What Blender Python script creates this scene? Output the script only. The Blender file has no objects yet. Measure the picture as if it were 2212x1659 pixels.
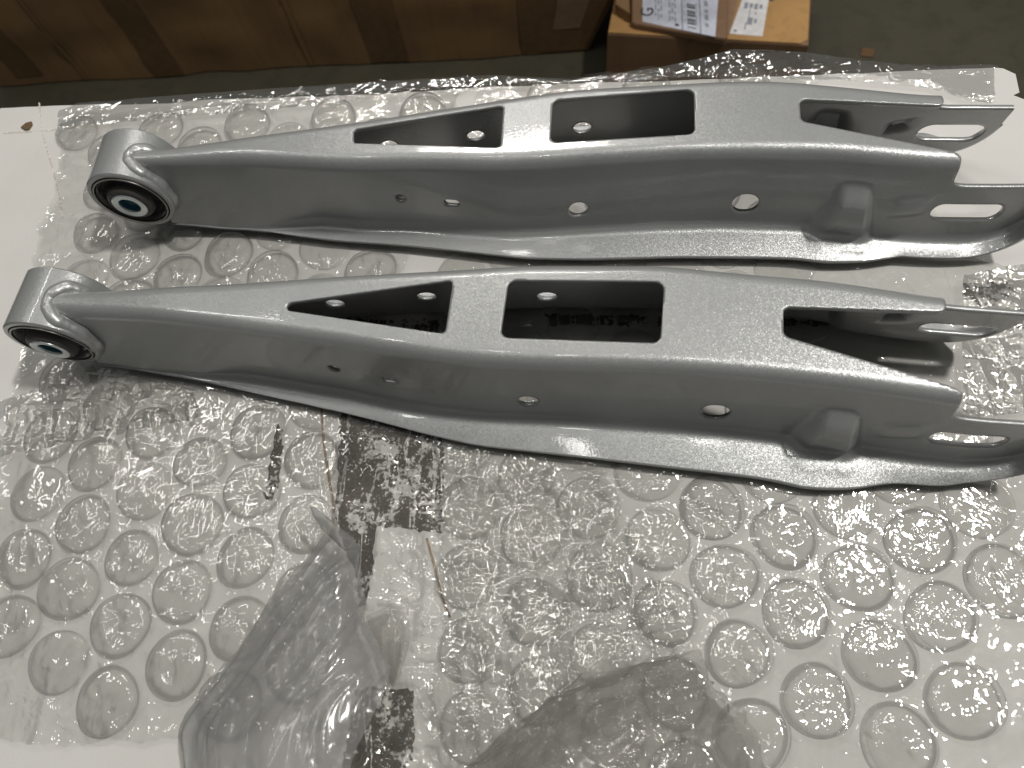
import bpy, math, random
import numpy as np
from mathutils import Vector, Matrix

random.seed(7)
rng = np.random.default_rng(11)
scene = bpy.context.scene
col = scene.collection

# ------------------------------------------------------------------ camera
cam_d = bpy.data.cameras.new("camera")
cam = bpy.data.objects.new("camera", cam_d)
col.objects.link(cam)
F_PX, PITCH, ROLL, YAW, CAM_H = 1540.0, math.radians(66), math.radians(-14), math.radians(12), 0.36
fwd = Vector((0, math.cos(PITCH), -math.sin(PITCH)))
upv = Vector((0, math.sin(PITCH), math.cos(PITCH)))
rgt = Vector((1, 0, 0))
c_, s_ = math.cos(ROLL), math.sin(ROLL)
ax = rgt * c_ + upv * s_
ay = upv * c_ - rgt * s_
mz = Matrix.Rotation(YAW, 3, 'Z')
ax, ay, az = mz @ ax, mz @ ay, mz @ (-fwd)
cam.matrix_world = Matrix(((ax.x, ay.x, az.x, 0), (ax.y, ay.y, az.y, 0), (ax.z, ay.z, az.z, CAM_H), (0, 0, 0, 1)))
cam_d.sensor_width = 36.0
cam_d.lens = F_PX / 2212.0 * 36.0
cam_d.clip_start = 0.01
cam_d.clip_end = 60.0
cam_d.dof.use_dof = True
cam_d.dof.focus_distance = 0.42
cam_d.dof.aperture_fstop = 11.0
scene.camera = cam

# ------------------------------------------------------------------ world and lamps
world = bpy.data.worlds.new("World")
scene.world = world
world.use_nodes = True
wb_ = world.node_tree.nodes["Background"]
wb_.inputs[0].default_value = (0.86, 0.88, 0.82, 1)
wb_.inputs[1].default_value = WORLD_STRENGTH = 0.11


def lamp(name, loc, target, sx, sy, power, color):
    d = bpy.data.lights.new(name, 'AREA')
    d.shape = 'RECTANGLE'
    d.size, d.size_y = sx, sy
    d.energy = power
    d.color = color
    o = bpy.data.objects.new(name, d)
    col.objects.link(o)
    o.location = loc
    o.rotation_euler = (Vector(target) - Vector(loc)).to_track_quat('-Z', 'Y').to_euler()
    return o


# strip lamps of the hall: one over the far side, one overhead to the right, one far to the left
lamp("strip_lamp", (-0.20, 2.14, 2.16), (0, 0.2, 0), 0.80, 0.025, 17, (1.0, 0.96, 0.90))
lamp("strip_lamp", (1.17, 0.50, 2.33), (0, 0.2, 0), 0.20, 0.13, 37, (1.0, 0.97, 0.92))
lamp("strip_lamp", (-1.45, 1.05, 2.3), (0, 0.2, 0), 0.9, 0.05, 6, (1.0, 0.98, 0.95))

for lx_, ly_, lz_ in ((0.35, 3.0, 2.4), (-0.35, 0.75, 2.6), (0.45, 0.55, 2.8), (-0.1, 0.2, 2.6), (1.9, 0.85, 2.2), (-0.9, 0.5, 2.5)):  # extra unseen lamps, added to put glints on the plastic film
    lamp("glint_lamp", (lx_, ly_, lz_), (0, 0.2, 0), 0.24, 0.07, 1.7, (1.0, 0.97, 0.92))

scene.view_settings.view_transform = 'Standard'
scene.view_settings.look = 'None'
scene.view_settings.exposure = 0.0
scene.view_settings.gamma = 1.0
scene.cycles.max_bounces = 12
scene.cycles.diffuse_bounces = 6
scene.cycles.transparent_max_bounces = 24
scene.cycles.caustics_reflective = False
scene.cycles.caustics_refractive = False
scene.cycles.sample_clamp_indirect = 4.0
scene.cycles.use_denoising = True

# ------------------------------------------------------------------ measured layout (millimetres)
FLOOR_Z, BOX2_TOP = -680.0, -545.0
ARM_U=dict(p0=(-228.3,286.1),ang=-0.0642,
 far=[(4.8,5.7),(113.8,19.3),(189.8,31.0),(234.3,37.5),(287.2,38.7),(321.4,39.4),(346.4,37.9),(370.6,33.6),(394.3,29.1),(417.6,24.4)],
 bend=[(-4.8,-5.7),(48.2,-7.5),(116.0,-13.9),(147.2,-14.0),(191.7,-16.7),(218.0,-16.3),(252.0,-14.3),(290.5,-12.8),(327.4,-13.2),(367.1,-15.4),(405.3,-21.9),(425.3,-24.4)],
 wb=[(29.1,-15.4),(87.9,-15.0),(104.3,-18.1),(138.5,-19.5),(187.2,-26.1),(225.0,-28.1),(262.0,-25.5),(299.4,-23.0),(325.7,-22.9),(364.7,-26.5),(406.5,-33.8),(435.0,-36.5),(447.5,-35.5)],
 fl=[(28.3,-15.3),(87.3,-24.6),(103.6,-26.3),(138.1,-29.7),(177.4,-35.4),(206.4,-39.7),(243.5,-40.9),(294.5,-40.1),(334.4,-41.0),(360.4,-42.1),(375.4,-45.0),(398.5,-44.7),(415.8,-41.4),(445.3,-39.8),(458.2,-37.0),(472.5,-27.6),(485.2,-11.8)],
 trap=[(113.7,10.7),(197.3,24.2),(197.3,-5.6),(115.2,0.6)],
 rect=[(224.4,27.0),(300.5,31.1),(299.3,-0.5),(223.7,-3.4)],
 fork=[(420.2,13.6),(354.2,21.1),(353.3,5.9),(421.2,-15.8)],
)
ARM_L=dict(p0=(-254.9,191.9),ang=-0.1297,
 far=[(13.0,8.3),(79.2,15.2),(146.2,24.1),(199.4,30.2),(231.3,34.4),(293.6,37.6),(301.7,37.7),(339.0,35.2),(375.3,33.6),(410.2,29.1),(426.0,27.0)],
 bend=[(-1.0,-8.3),(46.7,-9.1),(92.0,-12.6),(139.9,-16.2),(181.7,-20.4),(213.7,-22.8),(236.9,-22.9),(274.4,-20.9),(308.0,-20.2),(340.1,-20.4),(374.7,-22.2),(408.2,-25.0),(426.9,-27.0)],
 wb=[(35.5,-17.2),(74.8,-19.3),(142.5,-25.9),(155.8,-28.7),(191.7,-32.2),(217.5,-33.1),(259.4,-31.4),(312.7,-32.3),(340.1,-34.5),(364.7,-34.9),(411.5,-38.3),(436.6,-39.4),(451.2,-37.7)],
 fl=[(42.9,-20.0),(93.1,-27.1),(127.3,-31.7),(155.6,-36.5),(183.2,-41.7),(210.0,-45.7),(235.6,-46.6),(276.9,-47.9),(313.8,-49.4),(341.1,-50.4),(360.3,-51.5),(375.3,-54.6),(397.7,-52.9),(416.5,-47.5),(438.2,-47.9),(456.8,-43.1),(470.4,-36.4),(476.9,-32.6)],
 trap=[(115.5,3.5),(197.9,21.3),(198.5,-8.8),(116.6,-0.9)],
 rect=[(225.4,22.8),(300.2,26.0),(299.4,-7.0),(225.1,-9.0)],
 fork=[(424.8,16.9),(354.3,15.6),(353.8,0.2),(423.0,-19.6)],
)
PR_MAIN=[(-131.9,204.0),(-76.3,200.2),(-70.6,132.7),(-70.5,76.1),(-108.4,81.0),(-127.2,84.8)]
PR_STEM=[(-128.0,85.8),(-105.4,80.9),(-105.7,62.0),(-107.6,40.6),(-110.9,40.7),(-113.8,54.2)]
PR_BOT=[(-110.0,3.6),(-81.9,2.1),(-80.9,-34.4),(-114.8,-34.2)]
PR_STREAK=[(-165.2,140.2),(-160.8,134.5),(-160.1,106.7),(-162.5,96.6),(-167.5,95.5),(-166.4,117.3)]
PR_STRIP=[(-14.3,199.6),(54.6,193.1),(141.4,184.8),(140.8,181.7),(54.0,186.6),(-10.5,192.1)]
PR_RIGHT=[(216.1,202.8),(251.5,200.7),(242.7,170.2),(229.0,179.4),(215.2,194.7)]
LN1=[(-141.2,151.4),(-137.3,126.6),(-132.3,105.5),(-128.5,91.5),(-128.4,78.1)]
LN2=[(-78.3,73.3),(-73.5,57.6),(-69.7,44.0),(-65.5,34.1)]
LN3=[(-399.2,373.6),(-363.6,372.4),(-334.1,373.5),(-331.6,377.5)]
LN4=[(-376.1,399.9),(-365.5,369.2),(-352.5,343.1),(-339.0,314.1),(-331.7,294.4)]
SPOT=[(-383.7,376.7),(-380.6,380.7),(-376.6,381.5),(-375.4,378.4),(-376.7,374.2),(-379.4,373.7)]
BOARD_BACK=[(-406.0,397.0),(284.8,355.9)]
WL_LEFT=[(-294.3,-15.4),(-308.1,47.7),(-327.9,124.0),(-335.0,158.2),(-329.3,166.7),(-330.8,213.2),(-343.9,261.4),(-346.9,283.2),(-338.1,312.4),(-347.4,349.0),(-352.1,374.4),(-347.1,382.4)]
WL_BOT=[(-294.3,-15.4),(-268.5,-13.2),(-251.1,-16.2),(-234.0,-19.1),(-224.8,-13.6),(-186.4,-15.2),(-154.2,-18.6),(-123.3,-17.0)]
WR_RIGHT=[(185.0,-38.9),(232.4,123.0),(250.9,202.5),(228.3,216.1)]
BF_FRONT=[(-350.6,371.2),(-292.0,370.4),(-191.7,370.6),(-94.7,372.2),(-0.9,369.5),(89.5,367.0),(174.4,353.0),(227.8,340.9),(263.6,321.8)]
BF_BACK=[(-355.8,392.0),(-296.4,392.2),(-194.0,389.9),(-95.3,386.0),(-44.2,383.8),(-13.9,378.5),(14.9,373.8),(41.6,376.0),(66.7,377.9),(91.2,382.0),(113.5,387.9),(141.5,383.6),(157.1,380.4),(175.9,374.8),(194.7,369.2),(218.8,362.2),(272.0,353.0)]
B2=[(92.3,1047.9),(236.5,1014.6),(419.4,978.9),(450.7,1078.7),(102.4,1095.9)]
B2LABEL=[(335.6,1117.7),(375.3,1105.1),(347.9,1005.6),(295.5,1018.9)]
B2SLEEVE=[(309.9,1133.0),(329.4,1130.2),(295.5,1018.9),(282.5,1013.0)]
MAIL=[(140.7,1150.7),(133.1,1055.6),(138.8,1049.3),(283.0,994.6),(287.3,998.3),(303.6,1104.2)]
MAILLAB=[(158.9,1136.4),(151.5,1050.9),(267.1,999.8),(286.7,1106.6)]
GLYPH=[(153.1,1059.6),(154.8,1079.5),(171.9,1077.2),(169.7,1052.9)]
LABMARK=[(208.5,1043.3),(213.8,1042.6),(214.1,1030.5),(208.2,1033.5),(227.2,1030.9),(255.2,1065.8),(231.6,1042.4)]
B2SIDE=[(105.4,1130.9),(139.2,1126.1),(134.3,1065.0),(104.3,1091.7)]
BOX1=[(-1191,1210),(63,1159)]
DEBRIS=[(574.2,1101.8),(596.3,1095.5),(588.2,1076.4),(567.0,1082.6)]
DEBRIS2=[(605.2,1097.9),(668.5,1084.0),(687.1,1058.4),(646.1,1057.6)]
FLAPA=[ [(-127.7,75.2,14.0),(-120.3,74.2,20.0),(-114.2,73.1,22.0),(-112.0,72.3,14.0)],
 [(-140.9,57.7,12.0),(-123.9,55.1,26.0),(-112.1,56.6,28.0),(-107.4,57.5,14.0)],
 [(-157.9,36.4,10.0),(-128.3,33.7,32.0),(-108.4,35.0,34.0),(-100.7,34.5,16.0)],
 [(-175.2,11.6,10.0),(-134.7,10.3,36.0),(-106.7,13.4,40.0),(-91.7,14.7,22.0)],
 [(-191.8,-10.2,8.0),(-143.7,-9.7,38.0),(-113.6,-6.3,44.0),(-87.3,4.0,30.0)],
 [(-189.7,-22.8,8.0),(-144.7,-25.2,40.0),(-116.2,-23.0,48.0),(-94.5,-12.1,34.0)],
 [(-181.6,-43.8,10.0),(-145.5,-39.8,42.0),(-119.3,-38.9,50.0),(-101.3,-30.8,36.0)] ]
FLAPT=[ [(-130.3,84.6,30.0),(-124.4,82.5,32.0),(-118.9,77.4,32.0)],
 [(-127.9,80.2,28.0),(-119.7,76.3,34.0),(-114.0,73.7,30.0)],
 [(-124.7,73.5,22.0),(-115.9,69.3,30.0),(-108.6,68.9,22.0)],
 [(-119.4,71.8,18.0),(-112.8,63.8,24.0),(-108.8,63.2,14.0)] ]
FLAPC=[ [(-103.7,35.0,12.0),(-92.1,39.3,16.0),(-81.5,42.6,18.0)],
 [(-98.4,22.4,12.0),(-88.1,25.7,20.0),(-81.7,27.9,16.0)],
 [(-93.2,10.2,12.0),(-87.5,13.8,18.0),(-84.4,16.1,10.0)],
 [(-91.0,2.3,8.0),(-87.9,4.6,12.0),(-86.7,7.7,8.0)] ]
FLAPB=[ [(-17.1,-1.1,8.0),(12.8,11.9,12.0),(31.5,15.3,14.0),(47.8,15.4,14.0),(51.7,13.2,8.0)],
 [(-36.3,-13.8,8.0),(-0.4,-0.9,30.0),(24.4,2.2,38.0),(48.6,2.9,26.0),(59.0,0.0,8.0)],
 [(-50.6,-24.6,10.0),(-10.3,-14.3,44.0),(22.2,-11.0,52.0),(49.6,-10.3,34.0),(67.6,-13.1,8.0)],
 [(-60.4,-33.3,12.0),(-17.6,-25.0,52.0),(20.5,-23.1,60.0),(50.9,-23.4,38.0),(71.2,-25.6,8.0)],
 [(-69.8,-43.5,14.0),(-23.0,-38.3,56.0),(18.9,-37.4,64.0),(51.9,-40.5,40.0),(74.1,-44.6,8.0)] ]

# ------------------------------------------------------------------ helpers
def vnoise(x, y, seed=0):
    x = np.asarray(x, float); y = np.asarray(y, float)
    xi = np.floor(x).astype(np.int64); yi = np.floor(y).astype(np.int64)
    fx = x - xi; fy = y - yi
    fx = fx * fx * fx * (fx * (fx * 6 - 15) + 10); fy = fy * fy * fy * (fy * (fy * 6 - 15) + 10)

    def h(a, b):
        n = (a * 374761393 + b * 668265263 + seed * 974711) & 0x7fffffff
        n = ((n ^ (n >> 13)) * 1274126177) & 0x7fffffff
        n = n ^ (n >> 16)
        return (n & 0xffff) / 65535.0
    return (h(xi, yi) * (1 - fx) + h(xi + 1, yi) * fx) * (1 - fy) + (h(xi, yi + 1) * (1 - fx) + h(xi + 1, yi + 1) * fx) * fy


def fbm(x, y, o=4, seed=0):
    s = 0; a = 0.5
    for k in range(o):
        s = s + a * (vnoise(x, y, seed + k) * 2 - 1); x = x * 2.03 + 7.1; y = y * 2.03 + 3.7; a *= 0.5
    return s


def ridge(x, y, o=4, seed=0):
    s = 0; a = 0.5
    for k in range(o):
        s = s + a * (1 - np.abs(vnoise(x, y, seed + k) * 2 - 1)) ** 2; x = x * 1.97 + 5.3; y = y * 2.03 + 1.7; a *= 0.5
    return s


def mesh_np(name, V, Fq, mat=None, smooth=True, mats=None, midx=None):
    """V in millimetres"""
    me = bpy.data.meshes.new(name)
    V = np.asarray(V, np.float32) / 1000.0
    me.vertices.add(len(V)); me.vertices.foreach_set("co", V.ravel())
    Fl = [np.asarray(f) for f in (Fq if isinstance(Fq, list) else [Fq]) if len(f)]
    loops = np.concatenate([f.ravel() for f in Fl]).astype(np.int32)
    tot = np.concatenate([np.full(len(f), f.shape[1], np.int32) for f in Fl])
    st = np.concatenate([[0], np.cumsum(tot)[:-1]]).astype(np.int32)
    me.loops.add(len(loops)); me.loops.foreach_set("vertex_index", loops)
    me.polygons.add(len(tot)); me.polygons.foreach_set("loop_start", st); me.polygons.foreach_set("loop_total", tot)
    me.polygons.foreach_set("use_smooth", np.full(len(tot), smooth, bool))
    if mat: me.materials.append(mat)
    me.update(calc_edges=True); me.validate()
    return me


def obj(name, me, parent=None):
    o = bpy.data.objects.new(name, me)
    col.objects.link(o)
    if parent is not None: o.parent = parent
    return o


def tag(o, label, cat, group=None):
    o['label'] = label; o['category'] = cat
    if group: o['group'] = group
    return o


def thing(name, label, cat, loc=(0, 0, 0), rz=0.0, group=None):
    o = bpy.data.objects.new(name, None); col.objects.link(o)
    o.empty_display_size = 0.05
    o.location = Vector(loc) / 1000.0; o.rotation_euler = (0, 0, rz)
    return tag(o, label, cat, group)


def grid_faces(nu, nv, wrap_v=False):
    i, j = np.meshgrid(np.arange(nu - 1), np.arange(nv if wrap_v else nv - 1), indexing='ij')
    j2 = (j + 1) % nv
    return np.stack([i * nv + j, (i + 1) * nv + j, (i + 1) * nv + j2, i * nv + j2], -1).reshape(-1, 4)


def prism(name, pts, z0, z1, mat, parent=None, bev=0.0):
    """closed prism over a ground polygon (mm); bev = rounded rim"""
    p = np.array(pts, float); n = len(p)
    a = 0.5 * np.sum(p[:, 0] * np.roll(p[:, 1], -1) - np.roll(p[:, 0], -1) * p[:, 1])
    if a < 0: p = p[::-1]
    if bev > 0:
        e = np.roll(p, -1, 0) - p; e /= np.linalg.norm(e, axis=1)[:, None]
        nrm = np.stack([-e[:, 1], e[:, 0]], 1)
        m = nrm + np.roll(nrm, 1, 0); m /= (m * nrm).sum(1)[:, None]
        ins = p + m * bev
        rings = [np.c_[p, np.full(n, z0)], np.c_[p, np.full(n, z1 - bev)], np.c_[p * .7 + ins * .3, np.full(n, z1 - bev * .3)], np.c_[ins, np.full(n, z1)]]
    else:
        rings = [np.c_[p, np.full(n, z0)], np.c_[p, np.full(n, z1)]]
    V = np.concatenate(rings); k = len(rings); Fq = []
    for r in range(k - 1):
        for i in range(n):
            Fq.append((r * n + i, r * n + (i + 1) % n, (r + 1) * n + (i + 1) % n, (r + 1) * n + i))
    caps = [np.array([list(range((k - 1) * n, k * n))]), np.array([list(range(n))[::-1]])]
    return obj(name, mesh_np(name, V, [np.array(Fq)] + caps, mat, smooth=False), parent)


def sheet(name, pts, z, mat, parent=None):
    p = np.array(pts, float)
    V = np.c_[p, np.full(len(p), z)]
    a = 0.5 * np.sum(p[:, 0] * np.roll(p[:, 1], -1) - np.roll(p[:, 0], -1) * p[:, 1])
    f = list(range(len(p)))
    if a < 0: f = f[::-1]
    return obj(name, mesh_np(name, V, np.array([f]), mat, smooth=False), parent)


def ragged(pts, amp=1.3, step=1.6, seed=1):
    out = []
    p = np.array(pts, float); k = 0
    for a, b in zip(p, np.roll(p, -1, 0)):
        L = np.linalg.norm(b - a); n = max(2, int(L / step)); e = (b - a) / L; nr = np.array([-e[1], e[0]])
        for i in range(n):
            q = a + (b - a) * i / n
            out.append(q + nr * amp * float(fbm(np.array(k * .55), np.array(seed * 3.1), 3, seed)) * 2); k += 1
    return out


def ribbon(name, pts, w, z, mat, parent=None):
    p = np.array(pts, float)
    t = np.gradient(p, axis=0); t /= np.linalg.norm(t, axis=1)[:, None]
    n = np.stack([-t[:, 1], t[:, 0]], 1)
    V = np.concatenate([np.c_[p - n * w / 2, np.full(len(p), z)], np.c_[p + n * w / 2, np.full(len(p), z)]])
    k = len(p)
    return obj(name, mesh_np(name, V, np.array([(i, i + 1, k + i + 1, k + i) for i in range(k - 1)]), mat, False), parent)


def lathe_y(name, prof, mat, parent=None, n=64, cx=0.0, cz=0.0):
    """profile of (radius, y) turned about an axis along y; closed when first == last"""
    prof = np.array(prof, float); t = np.linspace(0, 2 * np.pi, n, endpoint=False)
    V = np.stack([cx + prof[:, :1] * np.cos(t), np.repeat(prof[:, 1:2], n, 1), cz + prof[:, :1] * np.sin(t)], -1).reshape(-1, 3)
    me = mesh_np(name, V, grid_faces(len(prof), n, True)[:, ::-1], mat)
    me.set_sharp_from_angle(angle=math.radians(40))
    return obj(name, me, parent)


def tube(name, pts, rad, mat, parent=None, n=10):
    p = np.array(pts, float); r = np.broadcast_to(rad, (len(p),))
    t = np.gradient(p, axis=0); t /= np.linalg.norm(t, axis=1)[:, None]
    V = []
    up = np.array([0.3, 0.2, 0.9])
    for i in range(len(p)):
        a = np.cross(t[i], up); a /= np.linalg.norm(a); b = np.cross(a, t[i]); up = b
        for k in range(n):
            th = 2 * np.pi * k / n
            V.append(p[i] + r[i] * (math.cos(th) * a + math.sin(th) * b))
    Fq = [grid_faces(len(p), n, True), np.array([list(range(n))]), np.array([list(range((len(p) - 1) * n, len(p) * n))[::-1]])]
    return obj(name, mesh_np(name, np.array(V), Fq, mat), parent)


# ------------------------------------------------------------------ materials
class NT:
    def __init__(self, name):
        self.m = bpy.data.materials.new(name); self.m.use_nodes = True
        self.t = self.m.node_tree; self.t.nodes.clear()
        self.out = self.t.nodes.new('ShaderNodeOutputMaterial')

    def n(self, kind, **kw):
        nd = self.t.nodes.new('ShaderNode' + kind)
        for k, v in kw.items():
            if k == 'ins':
                for a, b in v.items(): self.set(nd.inputs[a], b)
            else: setattr(nd, k, v)
        return nd

    def set(self, sock, v):
        if hasattr(v, 'is_linked') or isinstance(v, bpy.types.NodeSocket): self.t.links.new(v, sock)
        else: sock.default_value = v

    def math(self, op, a, b=0.0, clamp=False):
        nd = self.n('Math', operation=op, use_clamp=clamp); self.set(nd.inputs[0], a); self.set(nd.inputs[1], b)
        return nd.outputs[0]

    def mix(self, f, a, b):
        nd = self.n('Mix', data_type='RGBA'); self.set(nd.inputs[0], f); self.set(nd.inputs[6], a); self.set(nd.inputs[7], b)
        return nd.outputs[2]

    def ramp(self, f, lo, hi):
        nd = self.n('MapRange', interpolation_type='SMOOTHSTEP'); self.set(nd.inputs[0], f)
        nd.inputs[1].default_value = lo; nd.inputs[2].default_value = hi
        return nd.outputs[0]

    def coord(self, scale=(1, 1, 1), rot=0.0):
        tc = self.n('TexCoord'); mp = self.n('Mapping'); self.t.links.new(tc.outputs['Object'], mp.inputs[0])
        mp.inputs['Scale'].default_value = scale; mp.inputs['Rotation'].default_value = (0, 0, rot)
        return mp.outputs[0]

    def noise(self, vec, scale, detail=3.0, rough=0.55, dist=0.0):
        nd = self.n('TexNoise'); self.t.links.new(vec, nd.inputs['Vector'])
        nd.inputs['Scale'].default_value = scale; nd.inputs['Detail'].default_value = detail
        nd.inputs['Roughness'].default_value = rough; nd.inputs['Distortion'].default_value = dist
        return nd.outputs[0]

    def bump(self, h, strength, dist, normal=None):
        nd = self.n('Bump'); self.set(nd.inputs['Height'], h)
        nd.inputs['Strength'].default_value = strength; nd.inputs['Distance'].default_value = dist
        if normal is not None: self.t.links.new(normal, nd.inputs['Normal'])
        return nd.outputs[0]

    def done(self, shader):
        self.t.links.new(shader, self.out.inputs[0]); return self.m

    def pbr(self, **ins):
        nd = self.n('BsdfPrincipled')
        for k, v in ins.items(): self.set(nd.inputs[k.replace('_', ' ')], v)
        return nd.outputs[0]


def rgb(*c): return (*c, 1.0)


def mat_silver():
    t = NT("silver_paint"); v = t.coord()
    vor = t.n('TexVoronoi', feature='F1'); t.t.links.new(v, vor.inputs['Vector']); vor.inputs['Scale'].default_value = 2600.0
    sep = t.n('SeparateColor'); t.t.links.new(vor.outputs['Color'], sep.inputs[0])
    peel = t.noise(v, 750.0, 2.0); big = t.noise(v, 30.0, 4.0)
    nb = t.bump(peel, 0.30, 0.00007)
    flake = t.n('VectorMath', operation='MULTIPLY_ADD'); t.t.links.new(vor.outputs['Color'], flake.inputs[0])
    flake.inputs[1].default_value = (0.16, 0.16, 0.16); flake.inputs[2].default_value = (-0.08, -0.08, -0.08)
    add = t.n('VectorMath', operation='ADD'); t.t.links.new(nb, add.inputs[0]); t.t.links.new(flake.outputs[0], add.inputs[1])
    nrm = t.n('VectorMath', operation='NORMALIZE'); t.t.links.new(add.outputs[0], nrm.inputs[0])
    base = t.mix(t.ramp(big, .35, .7), rgb(.365, .373, .373), rgb(.388, .396, .396))
    base = t.mix(t.math('MULTIPLY', t.ramp(sep.outputs[0], .95, 1.0), .4), base, rgb(.50, .50, .49))
    dust = t.ramp(t.noise(v, 210.0, 5.0, .7), .70, .78)
    base = t.mix(t.math('MULTIPLY', dust, .35), base, rgb(.16, .16, .15))
    p = t.pbr(Base_Color=base, Metallic=0.42, Roughness=0.36, Normal=nrm.outputs[0], Coat_Weight=0.6, Coat_Roughness=0.03, Coat_Normal=nb)
    return t.done(p)


def mat_simple(name, c, rough=0.5, metal=0.0, coat=0.0, bump=None):
    t = NT(name); v = t.coord()
    n = t.noise(v, bump[0] if bump else 80.0, 4.0)
    base = t.mix(t.ramp(n, .3, .75), rgb(*[x * .82 for x in c]), rgb(*c))
    kw = dict(Base_Color=base, Roughness=rough, Metallic=metal, Coat_Weight=coat)
    if bump: kw['Normal'] = t.bump(n, bump[1], bump[2])
    return t.done(t.pbr(**kw))


def mat_film(name, tint=(.985, .985, .977), haze=0.05, hcol=(.8, .8, .79), wr=160.0, bstr=.6, bdist=.0011, stretch=(1, 1, 1), rot=0.0, edge=.55, gl=1.0, rough=.07, r2w=.03):
    """thin clear plastic: tinted pass-through, fresnel gloss on a wrinkled normal, a little milky scatter"""
    t = NT(name); v = t.coord(stretch, rot)
    a = t.noise(v, wr, 3.0, .6, .6)
    r1 = t.math('SUBTRACT', 1.0, t.math('MULTIPLY', t.math('ABSOLUTE', t.math('SUBTRACT', a, .5)), 5.0), True)
    b = t.noise(v, wr * 3.6, 2.0, .5, .4)
    r2 = t.math('SUBTRACT', 1.0, t.math('MULTIPLY', t.math('ABSOLUTE', t.math('SUBTRACT', b, .5)), 5.0), True)
    sm = t.noise(v, wr * 1.7, 1.5, .5, .8)
    h = t.math('ADD', sm, t.math('ADD', t.math('MULTIPLY', t.math('POWER', r1, 2.0), .18), t.math('MULTIPLY', t.math('POWER', r2, 2.0), r2w)))
    nb = t.bump(h, bstr, bdist)
    lw = t.n('LayerWeight'); lw.inputs['Blend'].default_value = .35; t.t.links.new(nb, lw.inputs['Normal'])
    lg = t.n('LayerWeight'); lg.inputs['Blend'].default_value = .35
    face = t.math('ADD', t.math('MULTIPLY', t.math('POWER', lg.outputs['Facing'], 2.4), .85), t.math('MULTIPLY', t.math('POWER', lw.outputs['Facing'], 3.0), .2))
    tr = t.n('BsdfTransparent'); t.set(tr.inputs[0], t.mix(face, rgb(*tint), rgb(*[x * edge for x in tint])))
    gln = t.n('BsdfGlossy'); gln.inputs['Roughness'].default_value = rough; t.t.links.new(nb, gln.inputs['Normal'])
    gln.inputs[0].default_value = (1, 1, 1, 1)
    fr = t.n('Fresnel'); fr.inputs['IOR'].default_value = 1.5; t.t.links.new(nb, fr.inputs['Normal'])
    df = t.n('BsdfDiffuse'); df.inputs[0].default_value = rgb(*hcol)
    tl = t.n('BsdfTranslucent'); tl.inputs[0].default_value = rgb(*hcol)
    mh = t.n('MixShader'); mh.inputs[0].default_value = .5; t.t.links.new(df.outputs[0], mh.inputs[1]); t.t.links.new(tl.outputs[0], mh.inputs[2])
    m0 = t.n('MixShader'); m0.inputs[0].default_value = haze
    t.t.links.new(tr.outputs[0], m0.inputs[1]); t.t.links.new(mh.outputs[0], m0.inputs[2])
    m1 = t.n('MixShader'); t.set(m1.inputs[0], t.math('MINIMUM', t.math('MULTIPLY', fr.outputs[0], 1.3 * gl), .45))
    t.t.links.new(m0.outputs[0], m1.inputs[1]); t.t.links.new(gln.outputs[0], m1.inputs[2])
    return t.done(m1.outputs[0])


def mat_board():
    t = NT("white_cardboard"); v = t.coord()
    big = t.noise(v, 9.0, 5.0); fib = t.noise(v, 600.0, 3.0, .7)
    base = t.mix(t.ramp(big, .35, .7), rgb(.655, .640, .615), rgb(.71, .698, .675))
    v2 = t.coord((1, .12, 1), .5)
    scr = t.ramp(t.noise(v2, 120.0, 4.0, .6), .66, .72)
    base = t.mix(t.math('MULTIPLY', scr, .22), base, rgb(.42, .38, .34))
    sp = t.ramp(t.noise(v, 330.0, 2.0), .76, .80)
    base = t.mix(t.math('MULTIPLY', sp, .6), base, rgb(.2, .16, .13))
    return t.done(t.pbr(Base_Color=base, Roughness=.6, Normal=t.bump(t.math('ADD', fib, t.math('MULTIPLY', big, 6.0)), .25, .0004)))


def mat_print(name, thr=.42, dark=(.035, .028, .020), aniso=(1, 1, 1)):
    """worn flat print: ink flaked off in patches, the board shows through"""
    t = NT(name); v = t.coord(aniso)
    a = t.noise(v, 34.0, 4.0, .62, .5); b = t.noise(v, 420.0, 4.0, .75)
    sc = t.noise(t.coord((1, .16, 1), .62), 46.0, 3.0, .6, .4)
    crack = t.ramp(t.math('ADD', t.math('ABSOLUTE', t.math('SUBTRACT', sc, .53)), t.math('MULTIPLY', t.math('SUBTRACT', b, .5), .10)), .0, .022)
    k = t.math('ADD', a, t.math('MULTIPLY', t.math('SUBTRACT', b, .5), .55))
    ink = t.math('MULTIPLY', t.ramp(k, thr - .05, thr + .05), crack)
    col_ = t.mix(t.ramp(b, .3, .7), rgb(*dark), rgb(*[x * 2.2 for x in dark]))
    p = t.pbr(Base_Color=col_, Roughness=.45)
    tr = t.n('BsdfTransparent'); m = t.n('MixShader'); t.set(m.inputs[0], ink)
    t.t.links.new(tr.outputs[0], m.inputs[1]); t.t.links.new(p, m.inputs[2])
    return t.done(m.outputs[0])


def mat_carton(name, c, flute=True):
    t = NT(name); v = t.coord()
    big = t.noise(v, 6.0, 5.0); fine = t.noise(v, 260.0, 3.0, .7)
    st = t.noise(t.coord((1, 1, .04)), 60.0, 2.0)
    base = t.mix(t.ramp(big, .3, .7), rgb(*[x * .8 for x in c]), rgb(*[x * 1.12 for x in c]))
    base = t.mix(t.math('MULTIPLY', t.ramp(st, .52, .62), .3), base, rgb(*[x * .72 for x in c]))
    base = t.mix(t.math('MULTIPLY', t.ramp(fine, .55, .75), .25), base, rgb(*[x * 1.4 for x in c]))
    return t.done(t.pbr(Base_Color=base, Roughness=.62, Normal=t.bump(st, .25, .002)))


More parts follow.
